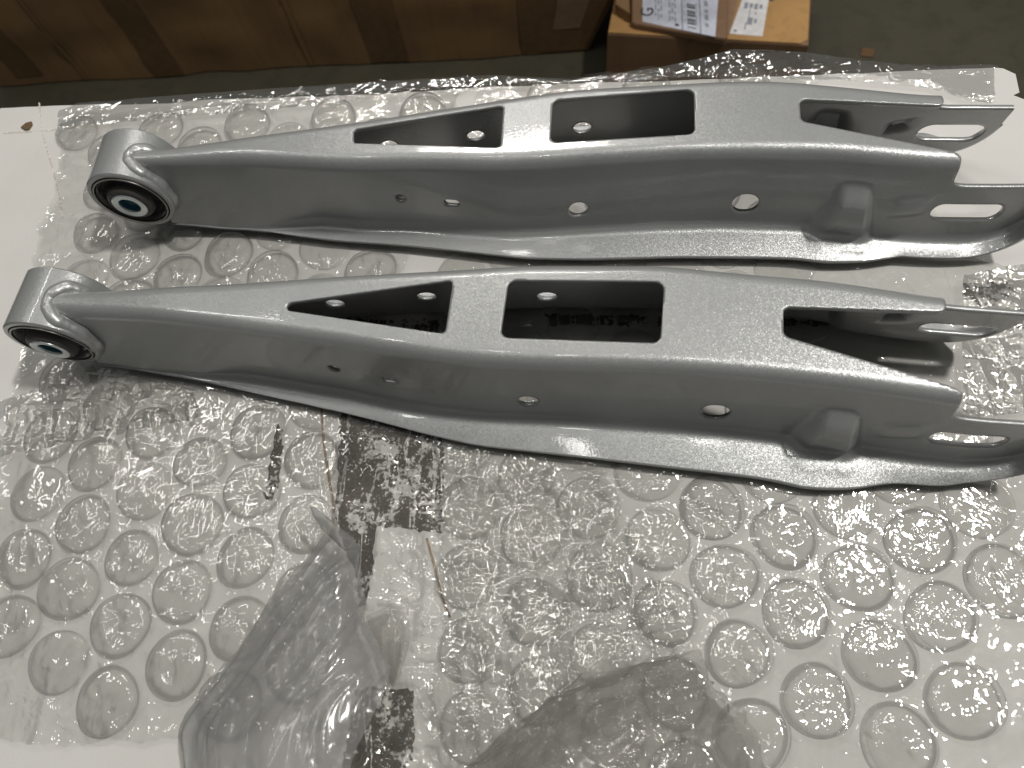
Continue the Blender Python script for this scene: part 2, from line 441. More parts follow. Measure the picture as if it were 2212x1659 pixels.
def mat_concrete():
    t = NT("concrete"); v = t.coord()
    big = t.noise(v, 3.0, 6.0, .65); mid = t.noise(v, 22.0, 6.0, .7); fine = t.noise(v, 180.0, 4.0, .7)
    base = t.mix(t.ramp(big, .3, .7), rgb(.054, .048, .030), rgb(.074, .066, .044))
    base = t.mix(t.math('MULTIPLY', t.ramp(mid, .45, .7), .5), base, rgb(.040, .035, .022))
    base = t.mix(t.math('MULTIPLY', t.ramp(fine, .6, .8), .4), base, rgb(.14, .13, .10))
    return t.done(t.pbr(Base_Color=base, Roughness=.55, Normal=t.bump(t.math('ADD', mid, fine), .3, .002)))


M = dict(
    silver=mat_silver(),
    rubber=mat_simple("black_rubber", (.012, .012, .013), .32, coat=.2, bump=(300, .2, .0003)),
    rubber_worn=mat_simple("greased_rubber", (.055, .05, .043), .5, bump=(500, .4, .0004)),
    steel=mat_simple("zinc_steel", (.86, .90, .91), .30, .75),
    shell=mat_simple("bushing_shell", (.30, .29, .27), .35, .8),
    bore=mat_simple("bore_blue_plug", (.045, .15, .21), .5),
    board=mat_board(), board_edge=mat_simple("board_edge", (.30, .25, .19), .8),
    ink=mat_print("worn_black_print", .44, (.045, .037, .028)), ink_solid=mat_print("worn_print_strip", .40), ink_thin=mat_print("nearly_worn_print", .52),
    line=mat_print("brown_scored_line", .42, (.22, .16, .11)),
    crease=mat_print("faint_crease", .40, (.42, .39, .36)),
    carton=mat_carton("brown_carton", (.25, .150, .068)), carton_tan=mat_carton("tan_carton", (.46, .26, .095)),
    carton_mail=mat_carton("brown_mailer", (.25, .145, .08)),
    tape=mat_simple("brown_parcel_tape", (.165, .096, .043), .28, coat=.3, bump=(60, .3, .001)),
    tape_light=mat_simple("pale_paper_tape", (.30, .19, .115), .5),
    paper=mat_simple("label_paper", (.80, .79, .80), .55), paper_blue=mat_simple("shipping_label_paper", (.66, .69, .80), .45),
    print=mat_simple("label_ink", (.05, .05, .06), .6), print_grey=mat_simple("pale_label_ink", (.30, .32, .37), .6),
    concrete=mat_concrete(), wood=mat_simple("table_wood", (.30, .21, .13), .6),
    film=mat_film("clear_film", haze=.05, wr=40.0, bstr=1.0, bdist=.0012, rough=.045, r2w=.04),
    bubble=mat_film("bubble_film", haze=.05, wr=36.0, bstr=1.0, bdist=.0010, stretch=(1.6, .55, 1), rot=.5, edge=.26, gl=1.2, rough=.045),
    crinkle=mat_film("crinkled_film", haze=.06, wr=45.0, bstr=1.0, bdist=.0026, gl=1.2, rough=.045),
    bag=mat_film("grey_bag_film", tint=(.84, .84, .835), haze=.40, hcol=(.60, .60, .60), wr=26.0, bstr=1.0, bdist=.0025, stretch=(1.6, .35, 1), rot=-.55, edge=.45, gl=.7, rough=.16),
    bag2=mat_film("clear_bag_film", tint=(.87, .865, .85), haze=.22, hcol=(.66, .64, .61), wr=20.0, bstr=1.0, bdist=.003, rot=.4, edge=.45, gl=.8, rough=.12),
)

# ------------------------------------------------------------------ setting: floor, table
fl = prism("floor", [(-4000, -3000), (4000, -3000), (4000, 5000), (-4000, 5000)], -760, FLOOR_Z, M['concrete'])
fl['kind'] = 'structure'

BA = math.atan2(BOARD_BACK[1][1] - BOARD_BACK[0][1], BOARD_BACK[1][0] - BOARD_BACK[0][0])
bu = np.array([math.cos(BA), math.sin(BA)]); bn = np.array([math.sin(BA), -math.cos(BA)])   # along the back edge, towards the viewer
br = np.array(BOARD_BACK[1]); bl = np.array(BOARD_BACK[0])
tb = thing("work_table", "plain wooden table under the white cardboard sheet", "table", (0, 0, FLOOR_Z))
c4 = [bl + bu * 25 + bn * 25, br - bu * 25 + bn * 25, br - bu * 25 + bn * 520, bl + bu * 25 + bn * 520]
o = prism("table_top", c4, -34 - FLOOR_Z, -6.5 - FLOOR_Z, M['wood'], tb)
for q in c4:
    ctr = sum(c4) / 4; q2 = q + (ctr - q) / np.linalg.norm(ctr - q) * 60
    prism("leg", [(q2[0] - 20, q2[1] - 20), (q2[0] + 20, q2[1] - 20), (q2[0] + 20, q2[1] + 20), (q2[0] - 20, q2[1] + 20)], 0, -34 - FLOOR_Z, M['wood'], tb)

# white cardboard sheet with a torn, slightly wavy edge
bd = thing("cardboard_sheet", "white cardboard sheet with worn dark print under the bubble wrap", "cardboard")
edge = []
back = [bl + (br - bl) * t for t in np.linspace(0, 1, 70)]
for i, p in enumerate(back):
    edge.append(p + bn * (fbm(i * .31, 3.3, 3, 5) * 3.0))
edge[-1] = br + bn * 2 - bu * 6; edge.append(br + bn * 7); edge.append(br + bn * 22 - bu * 1); edge.append(br + bn * 24 - bu * 5)
for i, s in enumerate(np.linspace(28, 540, 50)):
    edge.append(br + bn * s + bu * (fbm(i * .37, 8.1, 3, 9) * 3.0 + 1.0))
for s in (540,): edge.append(bl + bn * s - bu * 4)
for i, s in enumerate(np.linspace(520, 12, 40)):
    edge.append(bl + bn * s + bu * (fbm(i * .37, 1.1, 3, 2) * 2.0))
prism("paper_face", edge, -.8, 0.0, M['board'], bd)
ce = np.mean(edge, 0)
prism("corrugated_core", [p + (ce - p) / np.linalg.norm(ce - p) * 1.2 for p in edge], -6.0, -.8, M['board_edge'], bd)
for k, (q, m) in enumerate(((PR_MAIN, 'ink'), (PR_STEM, 'ink_solid'), (PR_BOT, 'ink'), (PR_STREAK, 'ink'), (PR_STRIP, 'ink_solid'), (PR_RIGHT, 'ink_thin'))):
    sheet("print_patch", ragged(q, 1.3, 1.6, k + 2), .15 + .03 * k, M[m], bd)
ribbon("scored_line", LN1, 1.5, .36, M['line'], bd)
ribbon("scored_line", LN2, 1.3, .36, M['line'], bd)
ribbon("crease", LN3, 1.4, .2, M['crease'], bd)
ribbon("crease", LN4, 1.2, .23, M['crease'], bd)
tag(prism("brown_spot", SPOT, 0.05, 1.2, mat_simple("spot_brown", (.16, .10, .045), .6), None, .4), "small brown chip on the bare corner of the white cardboard", "spot")  # brown spot in the board, built as a raised piece

# ------------------------------------------------------------------ background cartons
a0, a1 = np.array(BOX1[0], float), np.array(BOX1[1], float)
t1 = (a1 - a0) / np.linalg.norm(a1 - a0); n1 = np.array([-t1[1], t1[0]]); L1 = np.linalg.norm(a1 - a0)
bx = thing("cardboard_box", "large dark brown carton with tape strips standing behind the work table", "box", (a0[0], a0[1], FLOOR_Z), math.atan2(t1[1], t1[0]))
nx, nz = 60, 16                                                   # front panel bulges and dents a little
X, Z = np.meshgrid(np.linspace(0, L1, nx), np.linspace(3, 430, nz), indexing='ij')
lean = np.where(X > L1 - 120, (X - (L1 - 120)) / 120, 0) * Z * .42
Y = -fbm(X * .006, Z * .008, 3, 3) * 14 * np.sin(np.pi * np.clip(X / L1, 0, 1)) ** .3
V = np.stack([X + lean, Y, Z], -1).reshape(-1, 3)
back_v = V.copy(); back_v[:, 1] = 420
nV = len(V)
Fq = [grid_faces(nx, nz), grid_faces(nx, nz)[:, ::-1] + nV]
rim = [i * nz for i in range(nx)] + [(nx - 1) * nz + j for j in range(1, nz)] + [i * nz + nz - 1 for i in range(nx - 2, -1, -1)] + [j for j in range(nz - 2, 0, -1)]
Fq.append(np.array([(rim[k], rim[k] + nV, rim[(k + 1) % len(rim)] + nV, rim[(k + 1) % len(rim)]) for k in range(len(rim))]))
me = mesh_np("carton_body", np.concatenate([V, back_v]), Fq, M['carton']); me.set_sharp_from_angle(angle=math.radians(40))
obj("carton_body", me, bx)


def strip_on_box(name, x0, x1, z0, z1, mat, off):
    xs, zs = np.meshgrid(np.linspace(x0, x1, 4), np.linspace(z0, z1, 10), indexing='ij')
    ln = np.where(xs > L1 - 120, (xs - (L1 - 120)) / 120, 0) * zs * .42
    y = -fbm(xs * .006, zs * .008, 3, 3) * 14 * np.sin(np.pi * np.clip(xs / L1, 0, 1)) ** .3 - off
    V = np.stack([xs + ln, y, zs], -1).reshape(-1, 3); V2 = V + np.array([0, .6, 0])
    return obj(name, mesh_np(name, np.concatenate([V, V2]), [grid_faces(4, 10), grid_faces(4, 10)[:, ::-1] + 40], mat), bx)


strip_on_box("tape_strip", 356, 420, 6, 428, M['tape'], 1.2)
strip_on_box("tape_strip", 60, 118, 25, 428, M['tape'], 1.2)
strip_on_box("tape_strip", 821, 898, 5, 428, M['tape'], 1.2)
strip_on_box("tape_strip", 1127, 1250, 8, 428, M['tape'], 1.2)
strip_on_box("paper_strip", 1181, 1223, 58, 300, M['tape_light'], 2.2).__setitem__('label', 'pale paper strip over the brown tape')
strip_on_box("panel_edge", 690, 700, 4, 428, M['carton'], 2.0)
strip_on_box("panel_edge", 200, 207, 4, 428, M['carton'], 2.0)

e2 = np.array(B2[1]) - np.array(B2[0]); e2 = (np.array(B2[2]) - np.array(B2[0])); w2 = np.linalg.norm(e2); e2 = e2 / w2; f2 = np.array([-e2[1], e2[0]])
b2 = thing("cardboard_box", "tan topped carton on the concrete floor with a parcel and labels on it", "box", (B2[0][0], B2[0][1], FLOOR_Z), math.atan2(e2[1], e2[0]))
H2 = BOX2_TOP - FLOOR_Z


def loc2(pts):
    q = np.array(pts, float)[:, :2] - np.array(B2[0]); return np.stack([q @ e2, q @ f2], 1)


prism("carton_body", [(0, 0), (w2, 0), (w2, 260), (0, 260)], 2, H2 - 1.5, M['carton_mail'], b2, 3)
prism("top_flap", [(1, 1), (w2 - 14, 1), (w2 - 3, 10), (w2 - 2, 258), (1, 258)], H2 - 1.4, H2, M['carton_tan'], b2)
lab = prism("paper_label", loc2(B2LABEL), H2 + .1, H2 + .5, M['paper'], b2)
lo = loc2(B2LABEL)
du_, dv_ = lo[3] - lo[2], lo[1] - lo[2]


def lq(a, b, w, h): return [lo[2] + du_ * a + dv_ * b, lo[2] + du_ * (a + w) + dv_ * b, lo[2] + du_ * (a + w) + dv_ * (b + h), lo[2] + du_ * a + dv_ * (b + h)]


for (a, b, w, h) in ((.15, .62, .10, .10), (.30, .60, .10, .13), (.45, .63, .10, .10), (.60, .60, .12, .14), (.25, .28, .09, .10), (.38, .24, .16, .16), (.55, .12, .04, .16), (.30, .48, .05, .05), (.50, .40, .03, .22), (.80, .05, .10, .05)):
    prism("label_print", lq(a, b, w, h), H2 + .5, H2 + .58, M['print_grey'], b2)
prism("clear_pouch", loc2(B2SLEEVE), H2 + .1, H2 + 1.0, M['tape_light'], b2)
prism("black_mark", loc2([(352, 1094), (378, 1086), (381, 1092), (356, 1100)]), H2 + .1, H2 + .25, M['print'], b2)
strip = prism("packing_tape", [(w2 * .42, -1.2), (w2 * .62, -1.2), (w2 * .62, -.3), (w2 * .42, -.3)], 3, H2 - 4, M['carton_mail'], b2)

pm = thing("parcel", "brown parcel under the white shipping label on the tan carton", "parcel", (0, 0, BOX2_TOP))
prism("mailer", MAIL, 0.4, 13.2, M['carton_mail'], pm, 4)
prism("shipping_label", MAILLAB, 13.25, 13.6, M['paper_blue'], pm)
ml = np.array(MAILLAB, float)[:, :2]
o_ = ml[1]; ux = ml[2] - ml[1]; uy = ml[0] - ml[1]


def mq(a, b, w, h): return [o_ + ux * a + uy * b, o_ + ux * (a + w) + uy * b, o_ + ux * (a + w) + uy * (b + h), o_ + ux * a + uy * (b + h)]


ul = np.linalg.norm(ux); vl = np.linalg.norm(uy)
marks = [('rule', .55, .0, .012, 1.0, 0), ('rule', .80, .0, .012, 1.0, 0), ('square_mark', .455, .07, .055, .07, 0)]
for i in range(9):
    marks.append(('barcode_bar', .625, .10 + i * .075 + (.02 if i % 3 else 0), .12, .030 + .022 * ((i * 5) % 3) / 2, 0))
for i, (x0, w) in enumerate(((.175, .02), (.215, .02), (.255, .02), (.37, .025), (.41, .025), (.45, .02), (.585, .012), (.755, .012), (.87, .05))):
    for j in range(4):
        marks.append(('text_line', x0, .22 + j * .19 - (.05 if i % 2 else 0), w, .10 + .05 * ((i + j) % 2), 1))
for nm, a, b, w, h, g in marks:
    prism(nm, mq(a, b, w, h), 13.6, 13.66, M['print_grey' if g else 'print'], pm)
fc = bpy.data.curves.new("letter", 'FONT'); fc.body = "G"; fc.size = .030; fc.extrude = .00005; fc.align_x = 'CENTER'; fc.align_y = 'CENTER'; fc.offset = .0004
fo = bpy.data.objects.new("letter_tmp", fc); col.objects.link(fo)
dg = bpy.context.evaluated_depsgraph_get()
gm = bpy.data.meshes.new_from_object(fo.evaluated_get(dg)); gm.materials.clear(); gm.materials.append(M['print'])
bpy.data.objects.remove(fo)
go = obj("letter", gm, pm)
gc = o_ + ux * .075 + uy * .30
go.location = (gc[0] / 1000, gc[1] / 1000, .01375); go.rotation_euler = (0, 0, math.atan2(uy[1], uy[0]))
ds = thing("parcel", "dark brown block added for the shadowed triangle beside the labelled parcel and the taped carton", "parcel", (0, 0, BOX2_TOP))  # no real carton: block added in place of a dark shadowed triangle
prism("carton_body", [(108, 1092), (131, 1066), (137, 1175), (120, 1180)], .4, 20, M['carton'], ds, 2)

# scraps on the floor
tag(prism("card_scrap", DEBRIS, FLOOR_Z + .3, FLOOR_Z + 2.0, M['tape']), "torn square scrap of dark brown card on the concrete floor", "scrap")

# ------------------------------------------------------------------ control arms
RB, TH, ZT = 7.6, 2.6, 62.0


def smax(ds, s):
    d = np.stack(ds); m = d.max(0)
    return m + s * np.log(np.exp((d - m) / s).sum(0))


def smin(ds, s): return -smax([-d for d in ds], s)


def sstep(a, b, x):
    t = np.clip((x - a) / (b - a), 0, 1); return t * t * (3 - 2 * t)


def curve(pts, x, k=3):
    """smooth interpolation through traced points"""
    p = np.array(pts, float); o = np.argsort(p[:, 0]); p = p[o]
    xx = np.linspace(-30, 500, 531)
    sl = (p[1, 1] - p[0, 1]) / (p[1, 0] - p[0, 0]); sr = (p[-1, 1] - p[-2, 1]) / (p[-1, 0] - p[-2, 0])
    y = np.interp(xx, p[:, 0], p[:, 1])
    y = np.where(xx < p[0, 0], p[0, 1] + sl * .6 * (xx - p[0, 0]), y)
    y = np.where(xx > p[-1, 0], p[-1, 1] + sr * .25 * (xx - p[-1, 0]), y)
    ker = np.exp(-(np.arange(-24, 25) / (4.0 * k)) ** 2); ker /= ker.sum()
    y = np.convolve(np.pad(y, 24, mode='edge'), ker, 'valid')
    return np.interp(x, xx, y)


NEAR_Z, FAR_Z = 46.5, 51.0            # top edge of the fork cheeks
SEG = [('flange', 14), ('fillet', 6), ('web', 40), ('bend', 8), ('top', 26)]


def build_arm(D, label, seat_z):
    root = thing("control_arm", label, "control arm", (D['p0'][0], D['p0'][1], seat_z), D['ang'], "pair of silver suspension control arms")
    NS = sum(n for _, n in SEG)                      # cells per half
    NVc = 2 * NS
    tt = np.linspace(0, 1, 480)
    us = np.concatenate([np.linspace(-16, 430, 420, endpoint=False), 430 + 47 * np.sin(np.linspace(0, np.pi / 2 * .985, 66))])
    NU = len(us)

    def half(x, s, near):
        """s in 0..NS: flange rim -> fillet -> web -> bend -> top centre; returns x, y, z"""
        zt = ZT - 2.5 * (1 - sstep(-10, 55, x))
        yb = curve(D['bend'], x) if near else curve(D['far'], x) - .0
        yc = .5 * (curve(D['bend'], x) + curve(D['far'], x))
        sg = -1.0 if near else 1.0
        yb = yb * sg                                     # distances outward
        ycs = yc * sg
        if near:
            tan = np.clip((curve(D['bend'], x) - curve(D['wb'], x) - D['foot'] * sstep(20, 85, x)) / 40.0, .03, .17)
            dl = np.arctan(tan)
            flw = -curve(D['fl'], x, 2)
        else:
            dl = np.full_like(x, math.radians(6)); flw = None
        xe, kx = (477.0, 36.0) if near else (466.0, 32.0)
        t = np.clip((x - (xe - kx)) / kx, 0, 1)
        zb = 8.0 + (36.0 if near else 40.0) * (1 - (1 - np.minimum(t, .9995) ** 2.6) ** (1 / 2.6))
        zlift = 1.5 * sstep(100, 220, x) * (1 - t) if near else 0.0 * x
        zb = zb + zlift + (3.5 * (1 - sstep(-16, 25, x)))
        rf = .6 + 5.4 * sstep(20, 85, x) if near else .6 + 4.4 * sstep(20, 60, x)
        rf = rf * (1 - .45 * t)
        al = np.pi / 2 - dl
        r = np.minimum(RB, 0.9 * (yb - ycs))
        yt = yb - r * np.sin(al)
        # bend end
        ybe, zbe = yt + r * np.sin(al), zt - r * (1 - np.cos(al))
        zfs = zb + rf * (1 - np.cos(al))                 # web end / fillet start
        zfs = np.minimum(zfs, zbe - .5)
        ywe = ybe + (zbe - zfs) * np.tan(dl)
        yfe = ywe + rf * np.sin(al)
        if near:
            fo_ = np.maximum(flw, yfe + .5 + 5.0 * sstep(60, 130, x))
        else:
            fo_ = yfe + 1 + 11 * sstep(20, 70, x) * (1 - .93 * sstep(.2, .8, t))
        y = np.zeros_like(x); z = np.zeros_like(x)
        b0 = 0
        def seg(n0, n): return np.clip((s - n0) / n, 0, 1)
        n0 = 0
        f = seg(n0, 14); m = s <= 14
        y = np.where(m, fo_ + (yfe - fo_) * f, y); z = np.where(m, zb - .4 * (1 - f) ** 2 - zlift * (1 - f), z); n0 = 14
        f = seg(n0, 6); m = (s > n0) & (s <= n0 + 6)
        a = al * f
        y = np.where(m, yfe - rf * np.sin(a), y); z = np.where(m, zb + rf * (1 - np.cos(a)), z)
        # keep the fillet tied to the web foot
        n0 = 20
        f = seg(n0, 40); m = (s > n0) & (s <= n0 + 40)
        y = np.where(m, ywe + (ybe - ywe) * f, y); z = np.where(m, zfs + (zbe - zfs) * f, z); n0 = 60
        f = seg(n0, 8); m = (s > n0) & (s <= n0 + 8)
        a = al * (1 - f)
        y = np.where(m, yt + r * np.sin(a), y); z = np.where(m, zt - r * (1 - np.cos(a)), z); n0 = 68
        f = seg(n0, 26); m = s > n0
        y = np.where(m, yt + (ycs - yt) * f, y); z = np.where(m, zt, z)
        # pressed dome in the cheek and the small tab beside it
        x0 = 384.0 if near else 380.0
        w = 8.0 + np.clip(44 - z, 0, 40) * .30
        B = (1 - sstep(.52, 1.05, np.abs(x - x0) / w)) * (1 - sstep(34, 45, z + .012 * (x - x0) ** 2))
        A = 7.8 if near else 5.6
        A = A * (.55 + .45 * sstep(8, 24, z))
        lowfade = np.where(s < 14, sstep(0, 14, s) ** 1.5, 1.0)
        y = y + A * B * lowfade
        if near:
            y = y + 1.8 * np.exp(-((x - 413) / 9.0) ** 4 - ((z - 32 - .25 * (x - 413)) / 6.0) ** 4) * (s < 60)
        else:
            y = y + 3.5 * np.exp(-((x - 415) / 6.0) ** 4 - ((z - 35 - .5 * (x - 415)) / 5.0) ** 4) * (s < 60)
        # rolled lip at the rounded end
        return x, y * sg, z

    def pos(iu, jv):
        x = np.interp(iu, np.arange(NU), us)
        near = jv <= NS
        xn, yn, zn = half(x, np.where(near, jv, NS), True)
        xf, yf, zf = half(x, np.where(near, NS, 2 * NS - jv), False)
        return np.stack([x, np.where(near, yn, yf), np.where(near, zn, zf)], -1)

    def poly(pts, r):
        """convex opening with true corner radius r: distance to the polygon shrunk by r, less r"""
        p = np.array(pts, float); c = p.mean(0)
        L = []
        for a, b in zip(p, np.roll(p, -1, 0)):
            e = (b - a) / np.linalg.norm(b - a); n = np.array([e[1], -e[0]])
            if (c - a) @ n > 0: n = -n
            L.append((n, a @ n - r))
        q = []
        for k in range(len(L)):
            (n0, d0), (n1, d1) = L[k - 1], L[k]
            q.append(np.linalg.solve(np.array([n0, n1]), np.array([d0, d1])))
        q = np.array(q)

        def f(x, y):
            dd = np.full(np.shape(x), 1e9)
            for a, b in zip(q, np.roll(q, -1, 0)):
                ab = b - a; t = np.clip(((x - a[0]) * ab[0] + (y - a[1]) * ab[1]) / (ab @ ab), 0, 1)
                dd = np.minimum(dd, np.hypot(x - a[0] - t * ab[0], y - a[1] - t * ab[1]))
            ins = np.max([x * n[0] + y * n[1] - d for n, d in L], axis=0)
            return np.where(ins > 0, dd, ins) - r
        return f
    trap, rect = poly(D['trap'], 2.5), poly(D['rect'], 4.3)
    fk = D['fork']
    ext = lambda a, b: (b[0] + (b[0] - a[0]) * 1.5, b[1] + (b[1] - a[1]) * 1.5)
    fork = poly([fk[1], ext(fk[1], fk[0]), ext(fk[2], fk[3]), fk[2]], 3.6)

    def sdf(iu, jv):
        P = pos(iu, jv); x, y, z = P[..., 0], P[..., 1], P[..., 2]
        near = jv <= NS
        s = np.where(near, jv, 2 * NS - jv)
        top = s > 60
        big = np.full_like(x, 1e3)
        d_top = np.where(top, np.minimum(np.minimum(trap(x, y), rect(x, y)), big), big)
        # end notch of the top plate and the lowered cheeks: drop below the plate measured down the web
        drop = np.where(s >= 60, z - (ZT - 14), z - (ZT - 14))
        nz_ = np.where(near, NEAR_Z, FAR_Z)
        drop = np.where(s >= 68, (s - 68) * .9 + (ZT - nz_), z - nz_)
        notch = smax([np.where(near, 427.0, 425.0) - x, -drop], 2.4)
        fk_ = np.where(s >= 66, fork(x, y), np.maximum(fork(x, y), 6.0))
        d_top = np.minimum(d_top, smin([np.minimum(fk_, 60), np.minimum(notch, 60)], 1.5))
        web = (s > 16) & (s < 64)

        def hole(cx, cz, hw, hh, nr):
            r = min(hw, hh)
            qx = np.maximum(np.abs(x - cx) - (hw - r), 0); qz = np.maximum(np.abs(z - cz) - (hh - r), 0)
            return np.where(web & (near == nr), np.hypot(qx, qz) - r, 1e3)
        hs = D['holes']
        d = d_top
        for h in hs: d = np.minimum(d, hole(*h))
        d = np.minimum(d, np.where(near, 1e3, D['far_end'] - x))
        return d
    I, J = np.meshgrid(np.arange(NU, dtype=float), np.arange(NVc + 1, dtype=float), indexing='ij')
    Sc = sdf(I[:-1, :-1] + .5, J[:-1, :-1] + .5)
    keep = Sc > 0
    # snap the border vertices of the openings onto the cut line
    cnt = np.zeros((NU, NVc + 1)); tot = np.zeros((NU, NVc + 1))
    for a in (0, 1):
        for b in (0, 1):
            cnt[a:NU - 1 + a, b:NVc + b] += keep; tot[a:NU - 1 + a, b:NVc + b] += 1
    border = (cnt > 0) & (cnt < tot)
    bi, bj = I[border].copy(), J[border].copy(); b0i, b0j = bi.copy(), bj.copy()
    for it in range(4):
        g = sdf(bi, bj); e = .25
        gi = (sdf(bi + e, bj) - sdf(bi - e, bj)) / (2 * e); gj = (sdf(bi, bj + e) - sdf(bi, bj - e)) / (2 * e)
        k = g / (gi * gi + gj * gj + 1e-3)
        di, dj = np.clip(k * gi, -.5, .5), np.clip(k * gj, -.5, .5)
        ok = np.abs(g) < 50
        bi = np.clip(np.where(ok, bi - di, bi), b0i - .95, b0i + .95); bj = np.clip(np.where(ok, bj - dj, bj), b0j - .95, b0j + .95)
        bi = np.clip(bi, 0, NU - 1); bj = np.clip(bj, 0, NVc)
    I[border], J[border] = bi, bj
    P = pos(I, J)
    e = .35
    Pu = pos(np.clip(I + e, 0, NU - 1), J) - pos(np.clip(I - e, 0, NU - 1), J)
    Pv = pos(I, np.clip(J + e, 0, NVc)) - pos(I, np.clip(J - e, 0, NVc))
    N = np.cross(Pu, Pv); N /= np.linalg.norm(N, axis=-1)[..., None] + 1e-9
    if N[NU // 2, NS, 2] < 0: N = -N; flip = True
    else: flip = False
    Q = P - N * TH
    n = NU * (NVc + 1)
    gf = grid_faces(NU, NVc + 1)[keep.ravel()]
    outer = gf if not flip else gf[:, ::-1]
    inner = outer[:, ::-1] + n
    # rim faces along every open border of the sheet
    E = np.concatenate([outer[:, [k, (k + 1) % 4]] for k in range(4)])
    key = E.min(1).astype(np.int64) * (2 * n) + E.max(1)
    uq, ix, ct = np.unique(key, return_index=True, return_counts=True)
    be = E[ix[ct == 1]]
    rimf = np.stack([be[:, 1], be[:, 0], be[:, 0] + n, be[:, 1] + n], 1)
    V = np.concatenate([P.reshape(-1, 3), Q.reshape(-1, 3)])
    used = np.zeros(2 * n, bool); allF = np.concatenate([outer, inner, rimf]); used[allF.ravel()] = True
    mp = np.cumsum(used) - 1
    V = V[used]; V[:, 2] -= seat_z
    me = mesh_np("pressed_body", V, mp[allF], M['silver'])
    obj("pressed_body", me, root)
    # bushing end
    cx, cz = D['eye'][0], D['eye'][1] - seat_z
    R = D['eye'][2]; y0, y1 = D['eye'][3], D['eye'][4]
    lathe_y("bushing_eye", [(R - 2.6, y0), (R - .8, y0 + .0), (R, y0 + .9), (R, y1 - .9), (R - .8, y1), (R - 2.6, y1), (R - 3.0, y1 - .6), (R - 3.0, y0 + .6), (R - 2.6, y0)], M['silver'], root, 96, cx, cz)
    lathe_y("bushing_shell", [(R - 3.05, y0 + 2), (R - 3.4, y0 - .6), (R - 4.3, y0 - .6), (R - 4.6, y0 + 2), (R - 4.6, y1 - 2), (R - 4.3, y1 + .6), (R - 3.4, y1 + .6), (R - 3.05, y1 - 2), (R - 3.05, y0 + 2)], M['shell'], root, 96, cx, cz)
    for sgn, ya in ((1, y0), (-1, y1)):
        f = lambda d: ya + sgn * d
        rb = lathe_y("rubber", [(R - 4.7, f(1.2)), (R - 5.0, f(.2)), (R - 5.6, f(.5)), (R - 6.6, f(2.6)), (R - 7.8, f(4.2)), (R - 9.0, f(3.6)), (R - 10.2, f(1.2)), (R - 11.2, f(-1.4)), (R - 12.0, f(-2.5)), (R - 12.6, f(-3.0)), (9.9, f(-3.2)), (9.9, f(9))], M['rubber'], root, 96, cx, cz)
        lathe_y("grease_ring", [(R - 10.6, f(-.3)), (R - 11.3, f(-1.75)), (R - 12.1, f(-2.85)), (R - 12.7, f(-3.3)), (10.3, f(-3.45)), (9.95, f(-3.3))], M['rubber_worn'], rb, 96, cx, cz)
    sl = lathe_y("inner_sleeve", [(6.2, y0 - 3.6), (9.2, y0 - 4.2), (9.8, y0 - 3.7), (9.8, y1 + 3.7), (9.2, y1 + 4.2), (6.2, y1 + 3.6), (5.9, y1 + 3.0), (5.9, y0 - 3.0), (6.2, y0 - 3.6)], M['steel'], root, 72, cx, cz)
    lathe_y("bore", [(5.88, y0 - 2.5), (5.8, y0 - .5), (5.7, y0 + .2), (0.1, y0 + .3)], M['bore'], sl, 48, cx, cz)
    # weld bead where the pressing meets the eye
    bh = -curve(D['bend'], np.array([-6.0]))[0]; fh = curve(D['far'], np.array([-6.0]))[0]
    pts = []
    def on_eye(ang, y, lift=-2.7): return (cx + (R + lift) * math.cos(ang), y, cz + (R + lift) * math.sin(ang))
    for a in np.linspace(-1.15, .95, 18): pts.append(on_eye(a, -min(bh + 2.5 + 1.5 * math.cos(a * 1.2), -y0 - 2)))
    for k in np.linspace(0, 1, 12): pts.append(on_eye(.95 + .30 * math.sin(math.pi * k), -(bh + 2.5) + (bh + fh + 4.5) * k))
    for a in np.linspace(.95, -.75, 14): pts.append(on_eye(a, fh + 2.0))
    pts = np.array(pts); pts[:, 2] = pts[:, 2]
    # resample and roughen
    dd = np.r_[0, np.cumsum(np.linalg.norm(np.diff(pts, axis=0), axis=1))]; q = np.linspace(0, dd[-1], 120)
    pts = np.stack([np.interp(q, dd, pts[:, k]) for k in range(3)], 1)
    ker = np.ones(7) / 7
    pts = np.stack([np.convolve(np.pad(pts[:, k], 3, mode='edge'), ker, 'valid') for k in range(3)], 1)
    rad = 4.4 + .07 * np.sin(q * 1.5 + 1.6 * np.sin(q * .33)) + 1.3 * (vnoise(q * .16, q * 0 + 3, 4) - .5)
    tube("weld_bead", pts, rad, M['silver'], root, 12)
    return root


ARM_U['foot'], ARM_L['foot'] = 3.4, 4.2
ARM_U['far_end'], ARM_L['far_end'] = 465.3, 469.5
ARM_U['eye'] = (-26.7, 37.2, 24.0, -15.6, 18.6)
ARM_L['eye'] = (-24.4, 37.9, 23.7, -16.7, 18.1)
nh = [(136.5, 33.5, 3.2, 3.0, True), (166.5, 32.0, 4.6, 2.6, True), (238.5, 26.5, 5.4, 5.2, True), (330.5, 26.5, 7.2, 6.6, True), (442, 29.5, 17.6, 5.6, True)]
fh_ = [(126, 37, 5.2, 5.0, False), (177, 34, 5.2, 5.0, False), (240, 28, 5.6, 5.4, False), (443, 31, 17.0, 7.0, False)]
ARM_U['holes'] = nh + fh_
ARM_L['holes'] = [(x - (1 if x < 400 else -1), z + .5, a, b, c) if x < 400 else (442, 30.0, 16.6, 5.4, True) for x, z, a, b, c in nh] + [(126, 31, 5.2, 5, False), (177, 33.5, 5.2, 5, False), (241, 26, 5.6, 5.4, False), (445, 28.5, 17.2, 6.2, False)]
build_arm(ARM_U, "silver control arm farther from the viewer, close to the brown cartons", 5.0)
